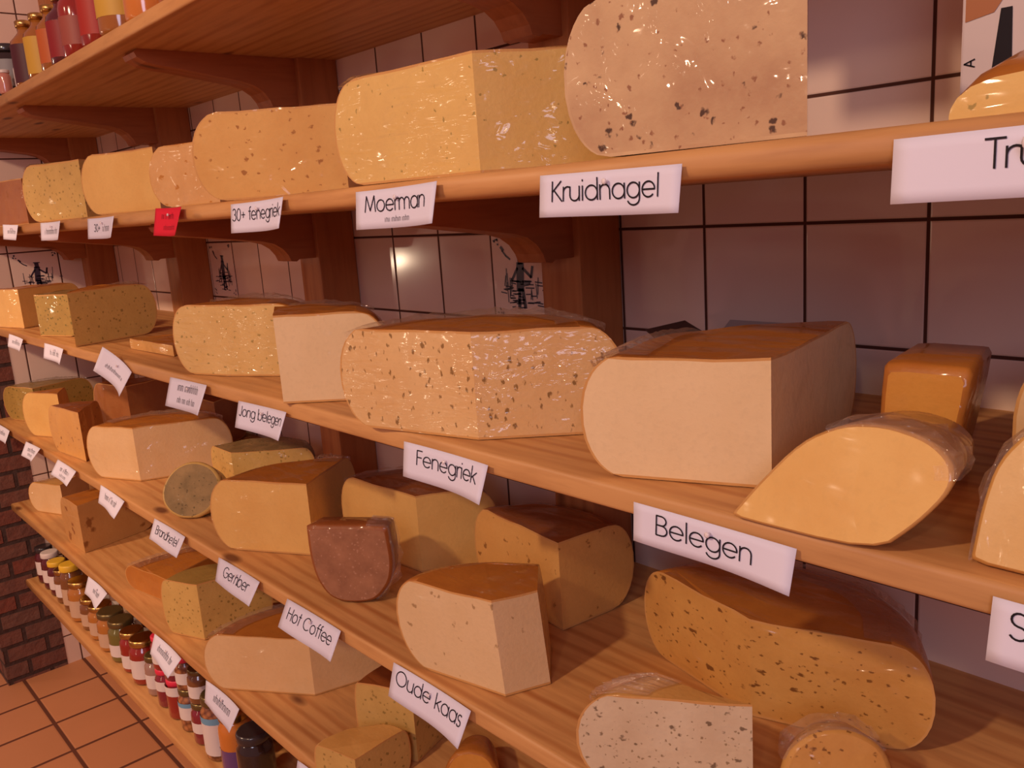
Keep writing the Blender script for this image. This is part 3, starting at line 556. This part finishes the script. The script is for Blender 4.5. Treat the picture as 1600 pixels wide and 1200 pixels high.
# ------------------------------------------------------------------ price cards in plain single-stroke lettering
def arc(cx, cy, rx, ry, a0, a1, n=14):
    return [(cx + rx * math.cos(math.radians(a0 + (a1 - a0) * k / n)), cy + ry * math.sin(math.radians(a0 + (a1 - a0) * k / n))) for k in range(n + 1)]
O_ = arc(.5, .5, .5, .5, 0, 360, 22)
GL = {   # glyph: (advance, strokes); x height 1, capitals 1.42
 'a': (1.22, [O_, [(1, 1), (1, 0)]]), 'b': (1.22, [O_, [(0, 1.5), (0, 0)]]), 'd': (1.22, [O_, [(1, 1.5), (1, 0)]]),
 'e': (1.2, [[(0, .5), (1, .5)] + arc(.5, .5, .5, .5, 0, 318, 20)]), 'f': (.62, [[(.25, 0), (.25, 1.2)] + arc(.5, 1.22, .25, .28, 180, 80, 6), [(0, 1), (.5, 1)]]),
 'g': (1.22, [O_, [(1, 1), (1, -.05)] + arc(.5, -.05, .5, .42, 0, -160, 10)]), 'h': (1.02, [[(0, 1.5), (0, 0)], arc(.4, .6, .4, .4, 180, 0, 9) + [(.8, 0)]]),
 'i': (.3, [[(.05, 1), (.05, 0)], [(.05, 1.32), (.05, 1.42)]]), 'j': (.4, [[(.15, 1), (.15, -.3), (0, -.42)], [(.15, 1.32), (.15, 1.42)]]), 'k': (.9, [[(0, 1.5), (0, 0)], [(.7, 1), (.02, .45)], [(.22, .6), (.75, 0)]]),
 'l': (.3, [[(.05, 1.5), (.05, 0)]]), 'm': (1.65, [[(0, 1), (0, 0)], arc(.36, .62, .36, .38, 180, 0, 8) + [(.72, 0)], arc(1.08, .62, .36, .38, 180, 0, 8) + [(1.44, 0)]]),
 'n': (1.02, [[(0, 1), (0, 0)], arc(.4, .6, .4, .4, 180, 0, 9) + [(.8, 0)]]), 'o': (1.2, [O_]), 'r': (.58, [[(0, 1), (0, 0)], arc(.36, .6, .36, .4, 180, 55, 7)]),
 's': (.72, [arc(.27, .75, .25, .25, 40, 260, 9) + arc(.27, .25, .27, .25, 90, -150, 10)]), 't': (.6, [[(.25, 1.4), (.25, 0)], [(0, 1), (.5, 1)]]), 'u': (1.02, [[(0, 1)] + arc(.4, .4, .4, .4, 180, 360, 9) + [(.8, 1)], [(.8, .5), (.8, 0)]]),
 'y': (.95, [[(0, 1), (.42, .05)], [(.85, 1), (.2, -.45)]]), 'z': (.85, [[(0, 1), (.65, 1), (0, 0), (.68, 0)]]),
 'B': (1.05, [[(0, 0), (0, 1.42), (.4, 1.42)] + arc(.4, 1.08, .36, .34, 90, -90, 8) + [(0, .74)], [(.4, .74)] + arc(.42, .37, .42, .37, 90, -90, 8) + [(0, 0)]]),
 'C': (1.5, [arc(.72, .71, .72, .71, 48, 312, 18)]), 'F': (.85, [[(0, 0), (0, 1.42), (.68, 1.42)], [(0, .76), (.6, .76)]]), 'G': (1.6, [arc(.72, .71, .72, .71, 48, 360, 18) + [(.75, .71)]]),
 'H': (1.15, [[(0, 0), (0, 1.42)], [(.9, 0), (.9, 1.42)], [(0, .76), (.9, .76)]]), 'J': (.75, [[(.5, 1.42), (.5, .3)] + arc(.26, .28, .24, .28, 0, -160, 7)]), 'K': (1.0, [[(0, 0), (0, 1.42)], [(.78, 1.42), (.02, .68)], [(.15, .8), (.88, 0)]]),
 'M': (1.55, [[(0, 0), (.17, 1.42), (.68, .1), (1.18, 1.42), (1.36, 0)]]), 'N': (1.2, [[(0, 0), (0, 1.42), (.95, 0), (.95, 1.42)]]), 'O': (1.65, [arc(.72, .71, .72, .71, 0, 360, 26)]),
 'S': (.95, [arc(.37, 1.07, .34, .35, 40, 262, 9) + arc(.37, .36, .38, .36, 92, -150, 10)]), 'T': (.9, [[(0, 1.42), (.85, 1.42)], [(.42, 1.42), (.42, 0)]]),
 'A': (1.2, [[(0, 0), (.52, 1.42), (1.04, 0)], [(.2, .5), (.85, .5)]]),
 '0': (1.0, [arc(.4, .71, .4, .71, 0, 360, 20)]), '1': (.6, [[(.05, 1.2), (.3, 1.42), (.3, 0)]]), '3': (.95, [arc(.36, 1.06, .32, .36, 150, -80, 9) + arc(.36, .37, .4, .37, 80, -150, 10)]),
 '5': (.95, [[(.7, 1.42), (.2, 1.42), (.1, .8)] + arc(.36, .45, .4, .45, 120, -150, 12)]), '+': (.95, [[(.05, .65), (.75, .65)], [(.4, 1.0), (.4, .3)]]), '€': (1.2, [arc(.65, .71, .5, .71, 50, 310, 14), [(0, .85), (.8, .85)], [(0, .58), (.75, .58)]]), ' ': (.62, []),
}
def text_width(s): return sum(GL[c][0] for c in s) - 0.2
def write(bm, s, x, y, xh, wd, put, aspect=1.0):
    for c in s:
        adv, st = GL[c]
        for pl in st: stroke_quads(bm, [(x + px_ * xh * aspect, y + py_ * xh) for px_, py_ in pl], wd, put)
        x += adv * xh * aspect
def scribble(bm, x0, x1, y, xh, wd, put, rnd):
    x = x0                                       # lettering too small to read in the photo: only its rhythm
    while x < x1:
        k = rnd.random(); hh = xh * (1.5 if k > .75 else 1)
        if k < .12: x += xh * .5; continue
        stroke_quads(bm, [(x, y), (x, y + hh)], wd, put)
        if k > .4: stroke_quads(bm, [(x, y + xh), (x + xh * .55, y + xh * .95), (x + xh * .6, y)], wd, put)
        x += xh * (1.0 if k > .4 else .45)
CARDS = 'price cards pinned along the shelf edges'
def card(label, cx, zt, w, h, lines, tilt=10, roll=0.0, yaw=0.0, bend=0.004, curl=0.004, paper=None, ink=None, pin=0.0024, yoff=0.0, seed=1):
    """paper card hung from the shelf nose; lines = (text or None, u centre, v of baseline from top, x height)"""
    t_, r_, y_ = math.radians(tilt), math.radians(roll), math.radians(yaw)
    Rm = Matrix.Rotation(y_, 3, 'Z') @ Matrix.Rotation(r_, 3, 'Y') @ Matrix.Rotation(-t_, 3, 'X')
    def put(u, v, d=0.0):                        # u from -w/2 to w/2, v from 0 at the top to -h
        q = u / (w / 2); yy = bend * q * q - curl * q * (v / h) - 0.003 * math.sin(q * 2.6 + seed) * (v / h) * -1
        return Rm @ Vector((u, -d - yy, v))
    bm = bmesh.new(); nx, ny = 14, 5; g = []
    for j in range(ny + 1):
        g.append([bm.verts.new(put(-w / 2 + w * i / nx, -h * j / ny)) for i in range(nx + 1)])
    for j in range(ny):
        for i in range(nx): bm.faces.new((g[j][i], g[j + 1][i], g[j + 1][i + 1], g[j][i + 1])).smooth = True
    ext = bmesh.ops.extrude_face_region(bm, geom=bm.faces[:])
    nv = [e for e in ext['geom'] if isinstance(e, bmesh.types.BMVert)]
    bmesh.ops.translate(bm, verts=nv, vec=Rm @ Vector((0, 0.0004, 0)))
    bmesh.ops.recalc_face_normals(bm, faces=bm.faces[:])
    o = obj('price_card', bm, paper or M_PAPER); tag(o, label, 'price card', CARDS)
    o.location = (cx, YF - 0.0035 - yoff, zt)
    bm = bmesh.new(); rnd = random.Random(label)
    for (s, u, v, xh, *rest) in lines:
        P = lambda a, b: put(a, b, 0.0007)
        wd = xh * 0.115
        if s is None: scribble(bm, u - rest[0] / 2, u + rest[0] / 2, -v, xh, wd, P, rnd)
        else:
            asp = (rest[0] if rest else 0.95) * 1.17
            x0 = u - text_width(s) * xh * asp / 2
            write(bm, s, x0, -v, xh, wd, P, asp)
    if bm.verts: obj('lettering', bm, ink or M_INK, o)
    else: bm.free()
    if pin:
        bm = bmesh.new(); lathe(bm, [(pin * .45, 0), (pin * .4, pin * 1.1), (pin, pin * 1.5), (pin, pin * 2.0), (pin * .5, pin * 2.3)], 12)
        p = obj('pin', bm, M_PIN, o); p.rotation_euler = (math.pi / 2, 0, 0); p.location = put(0.001, -h * 0.24, 0.0002)
    return o
z1, z2, z3, z4 = ZT[1] - 0.006, ZT[2] - 0.012, ZT[3] - 0.004, ZT[4] - 0.018
card('leftmost small white card on the upper cheese shelf edge', -1.335, z1 + .006, .155, .038, [(None, 0, .022, .007, .08)], 8, 2)
card('white card below the greenish cheese, left end of the upper shelf', -0.975, z1 + .002, .158, .040, [(None, 0, .026, .009, .10)], 8)
card('white card left of the red card on the upper shelf', -0.627, z1, .158, .040, [('30+', -.030, .026, .010), (None, .025, .026, .009, .05)], 9)
card('red card with dark writing on the upper shelf edge', -0.279, z1 + .004, .110, .046, [(None, -.005, .018, .007, .05), (None, .005, .036, .006, .05)], 14, 1, paper=M_REDPAPER, ink=plain('dark red ink', (0.25, 0.0, 0.015), 0.7))
card('white card reading 30+ fenegriek', 0.036, z1, .158, .041, [('30+ fenegriek', 0, .024, .0118, .92)], 9, -1)
card('white card reading Moerman with a small grey line below', 0.367, z1 - .001, .154, .043, [('Moerman', -.002, .024, .0125), (None, 0, .036, .0042, .046)], 8, -1)
card('white card reading Kruidnagel below the clove cheese', 0.670, z1 - .005, .156, .037, [('Kruidnagel', -.003, .0235, .0122, .93)], 4, 0.6, bend=0.001, curl=0.002)
card('large white card reading Tru with a euro price, at the right edge', 0.990, z1 - .003, .160, .040, [('Tru', -.011, .0225, .0118), ('€15', .006, .0355, .0062)], 4, -0.5, bend=0.0, curl=0.002, pin=0.005)
card('leftmost white card on the second cheese shelf edge', -1.50, z2 + .002, .150, .036, [(None, 0, .022, .007, .08)], 16, 2)
card('white card below the wide green-yellow wedge, second shelf', -1.13, z2 + .004, .160, .038, [(None, 0, .024, .008, .07)], 14, 1)
card('white card twisted askew on the second shelf edge', -0.645, z2 + .014, .105, .056, [(None, 0, .034, .006, .06)], 16, 27, yaw=12, bend=0.008, yoff=.004)
card('white card with two small lines below the glittering herb cheese', -0.305, z2 + .005, .160, .052, [(None, 0, .020, .0095, .085), (None, 0, .041, .0075, .075)], 20, -1)
card('white card reading Jong belegen', -0.030, z2 - .004, .156, .042, [('Jong belegen', 0, .022, .0108, .92)], 18, -1)
card('white card reading Fenegriek', 0.415, z2 + .001, .152, .042, [('Fenegriek', .004, .0235, .0120, .95)], 12, 0.6, bend=0.004, curl=0.006)
card('long white card reading Belegen', 0.765, z2 + .001, .158, .036, [('Belegen', -.006, .0235, .0122)], 6, 1.0, bend=0.001, curl=0.005)
card('white card beginning with So at the right edge of the picture', 1.055, z2 + .002, .150, .043, [('So', -.050, .0235, .0122)], 6, 1, bend=0.0, curl=0.002)
for i, (cx, lab, ln, tl, rl) in enumerate([
    (-1.90, 'leftmost white card on the third cheese shelf edge', [(None, 0, .024, .008, .07)], 26, 0),
    (-1.545, 'white card second from the left on the third shelf edge', [(None, 0, .022, .008, .08), (None, 0, .034, .006, .05)], 33, -2),
    (-1.215, 'white card third from the left on the third shelf edge', [(None, 0, .022, .008, .08), (None, 0, .035, .006, .06)], 34, 1),
    (-0.860, 'white card on the third shelf edge directly over the holed tan wedge', [(None, 0, .024, .009, .09)], 27, 2),
    (-0.518, 'white card reading Brandnetel below the mouldy round cheese', [('Brandnetel', 0, .026, .0115, .95)], 30, 0),
    (-0.205, 'white card reading Gember', [('Gember', 0, .026, .0125, .95)], 29, 0),
    (0.050, 'white card reading Hot Coffee', [('Hot Coffee', 0, .027, .0125, .90)], 30, 0),
    (0.343, 'white card reading Oude kaas', [('Oude kaas', 0, .024, .0130, .95)], 22, 1)]):
    card(lab, cx, z3 + .002, .160, .042 if i < 6 else .045, ln, tl, rl, bend=0.003, curl=0.007 if i % 2 else 0.002, seed=i)
for i, (cx, lab, ln, tl, rl) in enumerate([
    (-1.115, 'leftmost white card on the lowest cheese shelf edge', [(None, 0, .026, .008, .07)], 34, 1),
    (-0.640, 'white card over the red jars on the lowest cheese shelf edge', [(None, 0, .026, .0095, .09)], 36, 2),
    (-0.362, 'crumpled white card over the nut jars on the lowest cheese shelf edge', [(None, 0, .026, .010, .09)], 26, 0),
    (0.010, 'white card cut by the bottom edge of the picture', [(None, .03, .026, .010, .06)], 26, 0)]):
    card(lab, cx, z4 + .006, .150, .044, ln, tl, rl, bend=0.006, curl=0.009, seed=i + 3)

card('blank white card hanging from the top board, above the picture', 0.655, ZT[0] - .008, .105, .062, [], 6, 0, bend=0.002)

# ------------------------------------------------------------------ jars, bottles, packets
def glossy(n, c): return plain(n, c, 0.15, coat=1.0)
M_GOLD = plain('gold lid', (0.62, 0.40, 0.13), 0.28, metal=1.0); M_WLID = plain('white lid', (0.7, 0.62, 0.6), 0.4)
M_YCAP = plain('yellow cap', (0.80, 0.50, 0.04), 0.4); M_BLID = plain('black lid', (0.03, 0.025, 0.03), 0.25, coat=0.6); M_DLID = plain('dark green-gold lid', (0.20, 0.15, 0.06), 0.3, metal=0.7); M_PLID = plain('pink-red lid', (0.75, 0.03, 0.08), 0.4); M_BLUE = plain('blue band', (0.16, 0.36, 0.55), 0.5)
M_LBL = plain('jar label paper', (0.74, 0.66, 0.64), 0.6); M_LBLB = plain('beige label paper', (0.58, 0.40, 0.27), 0.6)
COL = {k: glossy(k + ' contents', v) for k, v in dict(wine=(0.10, 0.012, 0.02), red=(0.30, 0.018, 0.012), brown=(0.20, 0.075, 0.025), honey=(0.45, 0.17, 0.03), green=(0.16, 0.14, 0.03), orange=(0.62, 0.20, 0.03), pink=(0.55, 0.22, 0.17), clear=(0.36, 0.22, 0.18), black=(0.02, 0.012, 0.012), amber=(0.35, 0.12, 0.02), purple=(0.12, 0.03, 0.08), yellow=(0.62, 0.38, 0.05), berry=(0.22, 0.015, 0.03), nut=(0.40, 0.17, 0.06), violet=(0.13, 0.06, 0.22)).items()}
def nut_mat():
    m, nt, bs = newmat('nuts seen through glass'); v = coords(nt, rnd=True)
    vo = nd(nt, 'ShaderNodeTexVoronoi'); vo.inputs['Scale'].default_value = 75; link(nt, v, vo.inputs['Vector'])
    link(nt, mixc(nt, ramp(nt, vo.outputs['Distance'], 0.2, 0.7), (0.50, 0.20, 0.07), (0.12, 0.03, 0.012)), bs.inputs['Base Color'])
    bs.inputs['Roughness'].default_value = 0.4; bs.inputs['Coat Weight'].default_value = 1; bs.inputs['Coat Roughness'].default_value = 0.06
    return m
COL['nuts'] = nut_mat()
def jar(label, x, y, zb, r, h, body, lid, lab=None, lz=(0.15, 0.6), group='preserve jars on the bottom board', name='jar', cat='jar', band=None):
    t = thing(name, (x, y, zb), label, cat, group)
    hb = h * 0.86; bm = bmesh.new()
    lathe(bm, [(r * .80, 0), (r * .97, h * .025), (r, h * .07), (r, hb * .78), (r * .95, hb * .88), (r * .80, hb * .95), (r * .78, hb)], 20)
    obj('glass_body', bm, COL[body], t)
    bm = bmesh.new(); rl = r * .88
    lathe(bm, [(rl, 0), (rl * 1.02, h * .01), (rl * 1.02, h * .11), (rl * .95, h * .135), (rl * .86, h * .138)], 20)
    o = obj('lid', bm, lid, t); o.location = (0, 0, hb - h * .002)
    if lab:
        bm = bmesh.new(); lathe(bm, [(r * 1.012, h * lz[0]), (r * 1.012, h * lz[1])], 20, cap=False); obj('paper_label', bm, lab, t)
    if band:
        bm = bmesh.new(); lathe(bm, [(r * 1.02, h * lz[1]), (r * 1.02, h * (lz[1] + .10))], 20, cap=False); obj('colour_band', bm, band, t)
    return t
def bottle(label, x, y, zb, r, h, body, cap, lab=None, lz=(0.12, 0.6), group='bottles on the top board'):
    t = thing('bottle', (x, y, zb), label, 'bottle', group); bm = bmesh.new()
    lathe(bm, [(r * .85, 0), (r, h * .02), (r, h * .60), (r * .93, h * .68), (r * .55, h * .78), (r * .42, h * .82), (r * .42, h * .90)], 18); obj('glass_body', bm, COL[body], t)
    bm = bmesh.new(); lathe(bm, [(r * .50, 0), (r * .52, h * .09), (r * .42, h * .105)], 14); o = obj('cap', bm, cap, t); o.location = (0, 0, h * .893)
    if lab:
        bm = bmesh.new(); lathe(bm, [(r * 1.012, h * lz[0]), (r * 1.012, h * lz[1])], 18, cap=False); obj('paper_label', bm, lab, t)
    return t
B5 = ZT[5]; GJ = 'preserve jars on the bottom board'
front = [  # x, r, h, body, lid, label paper, label zone, description
 (-1.985, .031, .125, 'wine', M_BLID, M_LBL, (.25, .62), 'dark wine-coloured jar with white label touching the brick pillar, front row'),
 (-1.910, .031, .125, 'wine', M_WLID, M_LBL, (.2, .55), 'dark jar second from the brick pillar, front row'),
 (-1.835, .031, .115, 'wine', M_YCAP, M_LBL, (.2, .6), 'dark jar with yellow cap third from the brick pillar'),
 (-1.755, .033, .110, 'brown', M_GOLD, M_LBL, (.2, .6), 'brown jar with gold lid between the two yellow-capped jars'),
 (-1.670, .034, .150, 'brown', M_YCAP, M_LBLB, (.15, .5), 'jar with a big bright yellow cap, front row'),
 (-1.575, .040, .125, 'honey', M_GOLD, M_LBLB, (.12, .55), 'wide honey jar with gold lid and beige label right of the yellow cap'),
 (-1.485, .034, .095, 'brown', M_GOLD, M_LBLB, (.15, .55), 'low brown jar with gold lid right of the wide honey jar'),
 (-1.400, .036, .100, 'honey', M_GOLD, M_LBLB, (.15, .55), 'low honey jar below the leftmost card of the lowest cheese shelf'),
 (-1.305, .039, .110, 'honey', M_DLID, M_LBLB, (.12, .5), 'wide amber jar with dull lid, front row middle'),
 (-1.215, .037, .115, 'green', M_DLID, M_LBL, (.15, .45), 'green jar with dark gold lid, front row'),
 (-1.130, .034, .112, 'red', M_GOLD, M_LBL, (.12, .45), 'red jar with gold lid and small white label, left of its twin'),
 (-1.045, .037, .120, 'red', M_GOLD, M_LBL, (.15, .58), 'red sauce jar with gold lid and big white label, front row'),
 (-0.960, .030, .105, 'clear', M_DLID, M_LBL, (.2, .55), 'small pale jar right of the big white-labelled red jar'),
 (-0.885, .031, .100, 'berry', M_PLID, M_LBL, (.45, .70), 'dark berry jar with pink-red lid, carrying another jar'),
 (-0.812, .032, .100, 'red', M_PLID, M_LBL, (.62, .85), 'bright red berry jar with white band, front row'),
 (-0.738, .031, .105, 'nuts', M_DLID, M_LBL, (.3, .6), 'nut jar with white label and blue band, front row'),
 (-0.664, .031, .100, 'berry', M_DLID, M_LBL, (.3, .55), 'dark berry jar left of the blue labelled jar'),
 (-0.585, .036, .150, 'nuts', M_DLID, M_LBL, (.1, .60), 'tall nut jar with white label and light blue band'),
 (-0.495, .036, .150, 'orange', M_GOLD, COL['violet'], (.02, .45), 'orange jar with violet lower label at the bottom edge'),
 (-0.405, .038, .140, 'black', M_BLID, None, (0, 0), 'black jar nearest to us on the bottom board')]
for x, r, h, b, l, p, lz, d in front:
    jar(d, x, -0.385, B5, r, h, b, l, p, lz, band=M_BLUE if 'blue band' in d else None)
jar('red jar stacked on the dark berry jar', -0.885, -0.385, B5 + .0995, .029, .085, 'red', M_PLID, M_LBL, (.2, .5))
jar('red jar stacked on the bright red berry jar', -0.812, -0.385, B5 + .0995, .029, .080, 'berry', M_WLID, M_LBL, (.2, .5), band=M_BLUE)
jar('small nut jar stacked on the nut jar with blue band', -0.738, -0.385, B5 + .1045, .028, .080, 'nuts', M_PLID, M_LBL, (.2, .55))
jar('dark jar stacked on the berry jar left of the tall nut jar', -0.664, -0.385, B5 + .0995, .028, .082, 'brown', M_DLID, M_LBL, (.2, .55))
rnd = random.Random(4); bodies = ['wine', 'brown', 'honey', 'green', 'red', 'clear', 'berry', 'nuts']; lids = [M_GOLD, M_DLID, M_BLID, M_WLID]
names = ['wine dark', 'brown', 'honey coloured', 'green', 'red', 'pale', 'berry', 'nut']
ords = ['first', 'second', 'third', 'fourth', 'fifth', 'sixth', 'seventh', 'eighth', 'ninth', 'tenth', 'eleventh', 'twelfth', 'thirteenth', 'fourteenth', 'fifteenth', 'sixteenth']
for k in range(16):
    q = k % 8 if k < 8 else (k * 3) % 8
    jar('%s jar in the back row, %s from the brick pillar' % (names[q], ords[k]), -1.945 + k * 0.092, -0.300, B5, .034, rnd.uniform(.10, .14), bodies[q], lids[k % 4], M_LBL if k % 3 else M_LBLB, (.2, .55))

Z0 = ZT[0]
M_YL = plain('yellow label', (0.58, 0.34, 0.04), 0.55); M_OL = plain('orange label', (0.50, 0.11, 0.02), 0.55); M_RL = plain('red label', (0.26, 0.01, 0.015), 0.55); M_PKL = plain('pink label', (0.32, 0.07, 0.05), 0.55); M_PPL = plain('purple label', (0.07, 0.01, 0.02), 0.55)
bottle('bottle with dark purple label and gold cap, front row of the top board', -1.096, -0.402, Z0, .034, .142, 'amber', M_GOLD, M_PPL, (.04, .62))
bottle('bottle with tall yellow label right of the purple-labelled one', -0.985, -0.402, Z0, .034, .136, 'amber', M_GOLD, M_YL, (.06, .62))
bottle('bottle with orange label right of the yellow-labelled slim bottle', -0.893, -0.402, Z0, .031, .134, 'amber', M_GOLD, M_OL, (.12, .62))
bottle('bottle with deep red label, front row of the top board', -0.808, -0.402, Z0, .034, .138, 'wine', M_GOLD, M_RL, (.1, .60))
bottle('bottle with pinkish label right of the deep red one', -0.722, -0.402, Z0, .034, .150, 'red', M_GOLD, M_PKL, (.15, .5))
bottle('tall bottle with bright red label near the top edge of the picture', -0.600, -0.402, Z0, .036, .190, 'red', M_GOLD, plain('bright red label', (0.38, 0.02, 0.012), 0.55), (.1, .7))
jar('wide jar with bright yellow label at the top edge of the picture', -0.490, -0.398, Z0, .043, .130, 'amber', M_GOLD, M_YL, (.22, .75), group='jars on the top board')
jar('orange jar at the right end of the visible top board', -0.372, -0.398, Z0, .038, .120, 'orange', M_GOLD, M_PKL, (.35, .75), group='jars on the top board')
jar('jar with black lid and grey label left of the purple-labelled bottle', -1.300, -0.395, Z0, .036, .126, 'black', M_BLID, plain('grey label', (0.28, 0.28, 0.30), 0.6), (.2, .7), group='jars on the top board')
jar('jar with black lid at the far left of the top board', -1.420, -0.390, Z0, .036, .132, 'purple', M_BLID, plain('slate label', (0.20, 0.22, 0.27), 0.6), (.2, .7), group='jars on the top board')
jar('dark jar behind the black-lidded jars on the top board', -1.530, -0.385, Z0, .036, .126, 'amber', M_GOLD, M_PKL, (.2, .7), group='jars on the top board')
for k, (x, d) in enumerate([(-1.225, 'rightmost'), (-1.31, 'second from the right'), (-1.395, 'third from the right'), (-1.48, 'leftmost')]):
    jar('little pink jar before the black-lidded jars, %s of the four' % d, x, -0.4285, Z0, .0145, .055, 'pink', M_WLID, None, (0, 0), group='little pink jars on the top board')
bm = bmesh.new(); lathe(bm, [(.011, 0), (.012, .004), (.012, .05), (.006, .056), (.006, .075)], 12)
tag(obj('tube', bm, M_WLID), 'slim white tube left of the purple-labelled bottle', 'tube').location = (-1.172, -0.408, Z0)
for k, (x, b) in enumerate([(-1.15, 'amber'), (-1.03, 'red'), (-0.91, 'wine'), (-0.79, 'amber'), (-0.66, 'red')]):
    bottle('%s bottle in the back row of the top board, %s from the left' % ({'amber': 'amber', 'red': 'red', 'wine': 'dark'}[b], ords[k]), x, -0.305, Z0, .034, .15, b, M_GOLD, None)

# cheese with a curved orange back behind the Tru card
bp, br = bmesh.new(), bmesh.new(); st = []
for x, s in [(0, .30), (.004, .55), (.012, .78), (.026, .93), (.05, 1), (.12, 1.04), (.19, 1.04)]:
    s *= .62; st.append([(x, 0, 0), (x, 0, .018 * s), (x, .002, .041 * s), (x, .018, .058 * s), (x, .045, .072 * s), (x, .08, .074 * s), (x, .105 * max(s, .7), .06 * s), (x, .11 * max(s, .7), 0)])
for A, B in zip(st, st[1:]):
    for k in range(7):
        bmx = bp if k < 2 else br
        bmx.faces.new([bmx.verts.new(Vector(q)) for q in (A[k], B[k], B[k + 1], A[k + 1])]).smooth = True
for S_ in (st[0], st[-1]): br.faces.new([br.verts.new(Vector(q)) for q in S_])
for bmx in (bp, br):
    bmesh.ops.remove_doubles(bmx, verts=bmx.verts[:], dist=1e-5); bmesh.ops.recalc_face_normals(bmx, faces=bmx.faces[:])
tc_ = thing('cheese_wedge', (0.925, -0.40, ZT[1]), 'low yellow cheese with orange back behind the Tru card', 'cheese', G1)
obj('paste', bp, P_moer, tc_); obj('rind', br, R_or, tc_)

# white packet behind it
pk = thing('carton', (0.925, -0.205, ZT[1]), 'white packet with a black stripe and sideways letter behind the low yellow cheese', 'packet')
M_WCARD = plain('white card', (0.66, 0.56, 0.56), 0.5)
bm = bmesh.new(); add_box(bm, (-0.069, 0, 0), (0.035, 0.06, 0.25), 0.002); obj('box_body', bm, M_WCARD, pk)
def patch(name, pts, mat, parent, d=-0.0006):
    bm = bmesh.new(); bm.faces.new([bm.verts.new((x, d, z)) for x, z in pts]); return obj(name, bm, mat, parent)
patch('black_stripe', [(-0.0445, .045), (-0.029, .045), (-0.0305, .094), (-0.0390, .094)], M_INK, pk)
patch('printed_picture', [(-0.066, .088), (-0.044, .092), (-0.037, .102), (-0.037, .20), (-0.066, .20)], plain('orange brown print', (0.40, 0.13, 0.04), 0.5), pk)
bm = bmesh.new(); write(bm, 'A', 0, 0, .0058, .0012, lambda a, b: Vector((-0.0575 - b, -0.0006, .052 + a))); obj('lettering', bm, M_INK, pk)

# open carton against the tiles behind the big pale wedge
cb = thing('cardboard_box', (0.56, -0.075, ZT[2]), 'open dark carton with raised flaps behind the big pale wedge', 'box')
M_CBD = plain('dark cardboard', (0.10, 0.045, 0.03), 0.8); M_CBW = plain('grey white inside of the carton', (0.40, 0.32, 0.30), 0.8)
bm = bmesh.new()
for lo, hi in [((-.075, -.045, 0), (.09, -.043, .052)), ((-.075, .058, 0), (.09, .06, .066)), ((-.077, -.045, 0), (-.075, .06, .052)), ((.09, -.045, 0), (.092, .06, .052)), ((-.075, -.043, 0), (.09, .058, .002))]: add_box(bm, lo, hi)
obj('box_walls', bm, M_CBD, cb)
def flap(a, b, c, d, mat):
    bm = bmesh.new(); q = [Vector(p) for p in (a, b, c, d)]; nn = (q[1] - q[0]).cross(q[2] - q[0]).normalized() * .0016
    u = [bm.verts.new(p) for p in q]; l = [bm.verts.new(p - nn) for p in q]
    bm.faces.new(u); bm.faces.new(l[::-1])
    for i in range(4): bm.faces.new((u[i], l[i], l[(i + 1) % 4], u[(i + 1) % 4]))
    bmesh.ops.recalc_face_normals(bm, faces=bm.faces[:]); return obj('flap', bm, mat, cb)
flap((-.076, -.044, .052), (-.076, .058, .052), (-.128, .050, .080), (-.128, -.036, .080), M_CBD)
flap((-.075, .059, .066), (.03, .059, .066), (.02, .066, .082), (-.065, .066, .082), M_CBW)
flap((-.02, -.044, .052), (.09, -.044, .052), (.087, -.010, .090), (-.012, -.010, .074), M_CBD)
